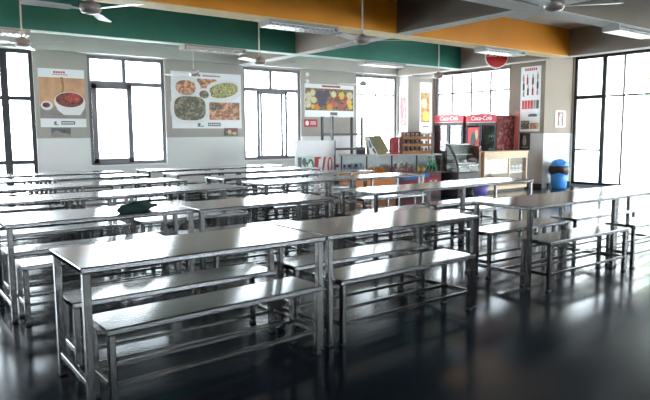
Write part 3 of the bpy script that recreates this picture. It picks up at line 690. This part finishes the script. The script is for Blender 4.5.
# pale wooden counter with glazed front
o = empty('wooden_counter', (11.42, 9.06, 0), 'pale wooden counter with glazed front right of the cake case', 'counter')
WL = 1.68
m = MB(); m.box(-.02, -.02, .93, WL+.02, .56, .97); m.build('counter_top', 'wood_pale', o)
m = MB(); m.box(0, 0, .80, WL, .54, .93); m.box(0, 0, .06, WL, .54, .14); m.box(0, 0, .14, .04, .54, .80); m.box(WL-.04, 0, .14, WL, .54, .80); m.box(WL*.56, 0, .14, WL*.56+.04, .54, .80); m.box(.04, .50, .14, WL-.04, .54, .80); m.box(.04, .03, .44, WL-.04, .5, .46); m.build('carcass', 'wood_pale', o)
m = MB(); m.box(.04, .012, .14, WL*.56, .020, .80); m.build('door_glass', 'case_glass', o)
m = MB(); m.box(WL*.56+.04, .012, .14, WL-.04, .020, .80); m.build('door_glass', 'case_glass', o)
m = MB(); m.box(.04, .04, 0, WL-.04, .5, .06); m.build('plinth', 'black', o)
g = MB(); g.box(.05, .03, .46, WL*.55, .04, .79, 0); g.build('white_backing', ['board'], o)
src = None
for k in range(8):
    if src is None: src = MB(); src.box(-.06, -.04, 0, .06, .04, .16, 0); src.box(-.05, -.042, .04, .05, -.04, .12, 1); src = src.build('tin', ['snack', 'printgrey']); q = src
    else: q = src.copy(); COL.objects.link(q)
    q.location = (11.42+WL*.56+.13+(k % 4)*.155, 9.06+.12, .461 if k < 4 else .141); tag(q, 'small printed tin behind the glass of the wooden counter', 'tin', 'tins in the wooden counter')
# drink fridges against the side wall, fronts facing the room (local -Y)
def fridge(loc, W, H, label, poster_print):
    o = empty('drinks_fridge', loc, label, 'fridge', -PI/2)
    D = .72
    m = MB(); m.box(0, 0.02, .12, .03, D, H-.22); m.box(W-.03, 0.02, .12, W, D, H-.22); m.box(.03, D-.03, .12, W-.03, D, H-.22); m.box(0, .02, .0, W, D, .12); m.box(0, .02, H-.22, W, D, H-.06); m.build('body', 'darkred', o)
    m = MB(); m.prism([(0, H-.24), (W, H-.24), (W, H-.05), (W*.75, H-.012), (W*.5, H), (W*.25, H-.012), (0, H-.05)], 1, -.03, .02); m.build('header', 'red', o)
    m = MB(); m.rect(.03, H-.235, W-.03, H-.225, .031, 0); m.build('header_trim', ['board'], o)
    lettering('lettering', 'Coca-Cola', .155 if W > 1 else .16, 'board', o, (W*.52, -.034, H-.125), .001, .25, .002)
    for z in (.5, .85, 1.2):
        m = MB(); m.box(.03, .10, z, W-.03, D-.04, z+.015); m.build('shelf', 'inside', o)
    m = MB(); m.box(.03, D-.045, .12, W-.03, D-.031, H-.24); m.build('inner_lining', 'inside_pale' if poster_print else 'inside', o)
    for k in range(2):
        x0 = .01+k*(W/2-.005); x1 = x0+W/2-.015
        f = MB(); f.box(x0, -.02, .12, x0+.045, .02, H-.245); f.box(x1-.045, -.02, .12, x1, .02, H-.245); f.box(x0+.045, -.02, .12, x1-.045, .02, .19); f.box(x0+.045, -.02, H-.31, x1-.045, .02, H-.245)
        d = f.build('door', 'frame_dark', o)
        g = MB(); g.box(x0+.04, -.004, .18, x1-.04, .004, H-.30); g.build('door_glass', 'case_glass', d)
        g = MB(); hx = x1-.02 if k == 0 else x0+.02; g.box(hx-.012, -.05, .8, hx+.012, -.02, 1.2); g.build('handle', 'leg_steel', d)
    if poster_print:
        g = MB(); g.rect(.06, .80, W*.5-.06, H-.36, .008, 0); g.ell(W*.25, 1.2, .09, .25, .0095, 1); g.ell(W*.36, 1.38, .05, .14, .0095, 2); g.build('door_poster', ['red', 'black', 'palefruit'], o)
    m = MB(); m.box(W+.001, .04, .14, W+.004, D-.02, H-.09); m.build('side_print', 'fridge_side', o)
    return o
fridge((12.92, 12.06, 0), 1.10, 1.95, 'red drinks fridge beside the corner column, dark glass doors', False)
fridge((12.92, 10.88, 0), 1.00, 1.93, 'red drinks fridge with a red door poster, nearer the wooden counter', True)
src = None
for z in (.516, .866, 1.216):
    for k in range(4):
        if src is None: src = MB(); src.lathe([(0, 0), (.033, 0), (.035, .02), (.035, .15), (.014, .21), (.014, .25), (0, .25)], 12); src = src.build('bottle', 'greengoods'); q = src
        else: q = src.copy(); COL.objects.link(q)
        q.location = (13.12, 10.28-.08*k-.04, z); tag(q, 'drink bottle on a shelf behind the right fridge glass', 'bottle', 'bottles in the right fridge')
# wall strip coloured to imitate red light bounced off the fridge
b = MB(); b.box(XS-.012, 9.74, .6, XS, 9.86, 1.98); struct(b.build('red_bounce_strip', 'salmon'))
# round sign hung from the edge beam
o = empty('round_sign', (11.78, 9.05, 3.19), 'round red drinks sign hanging half hidden behind the orange beam', 'sign', -math.radians(38))
R0 = .27
m = MB(); m.tube((0, 0, 0), (0, .05, 0), R0, 40); m.build('sign_disc', 'board', o)
m = MB(); m.tube((0, -.004, 0), (0, -.001, 0), R0*.93, 40); m.build('red_face', 'red', o)
lettering('lettering', 'Coca-Cola', .125, 'board', o, (0, -.006, .03), .001, .25, .002)
m = MB(); m.tube((0, .02, R0*.95), (0, .02, .41), .01, 8); m.build('hanger', 'leg_steel', o)
# blue bin
o = empty('waste_bin', (13.98, 8.72, 0), 'blue round waste bin with black liner in front of the step wall', 'bin')
m = MB(); m.lathe([(0, .01), (.17, .01), (.185, .03), (.215, .50), (.205, .50), (.175, .04), (0, .04)], 32); m.build('bin_body', 'blue', o)
m = MB(); n = 40; vs = []; fs = []
for k, (r_, z) in enumerate([(.212, .58), (.236, .575), (.250, .50), (.244, .43), (.226, .38)]):
    for i in range(n):
        t = 2*PI*i/n; j = 1+(.03*math.sin(5*t+k)+.025*math.sin(11*t))*(k > 1); vs.append((r_*j*math.cos(t), r_*j*math.sin(t), z-.025*math.sin(3*t)*(k > 2)))
for k in range(4):
    for i in range(n): fs.append((k*n+i, k*n+(i+1) % n, (k+1)*n+(i+1) % n, (k+1)*n+i))
m.add(vs, fs, 0, True); m.build('bin_liner', 'liner', o)
m = MB(); m.lathe([(.226, .555), (.228, .60), (.20, .66), (.14, .715), (.06, .745), (.001, .75)], 32); m.build('domed_lid', 'blue', o)
m = MB(); m.prism([(-.09, .62), (.09, .62), (.075, .69), (-.075, .69)], 1, -.215, -.14); m.build('lid_flap', 'blue', o)
# tall black rack by the back wall
o = empty('storage_rack', (9.28, 12.12, 0), 'tall black metal storage rack against the wall under the fruit poster', 'rack')
for x in (0, .98):
    for y in (0, .42):
        m = MB(); m.box(x-.025, y-.025, 0, x+.025, y+.025, 1.86); m.build('post', 'frame_dark', o)
for z in (.2, .62, 1.05, 1.43):
    m = MB(); m.box(0, -.015, z-.045, .98, .435, z); m.build('shelf', 'frame_dark', o)

# ------------------------------------------------------------------ light
w = bpy.data.worlds.new('sky'); scn.world = w; w.use_nodes = True
bg = w.node_tree.nodes['Background']; bg.inputs[0].default_value = (.85, .93, 1., 1); bg.inputs[1].default_value = 20.0
vs = scn.view_settings; vs.view_transform = 'Standard'; vs.look = 'None'; vs.exposure = .3; vs.gamma = 1.; vs.use_curve_mapping = False
scn.cycles.max_bounces = 10; scn.cycles.diffuse_bounces = 5; scn.cycles.glossy_bounces = 6; scn.cycles.transparent_max_bounces = 16
scn.cycles.sample_clamp_indirect = 12.
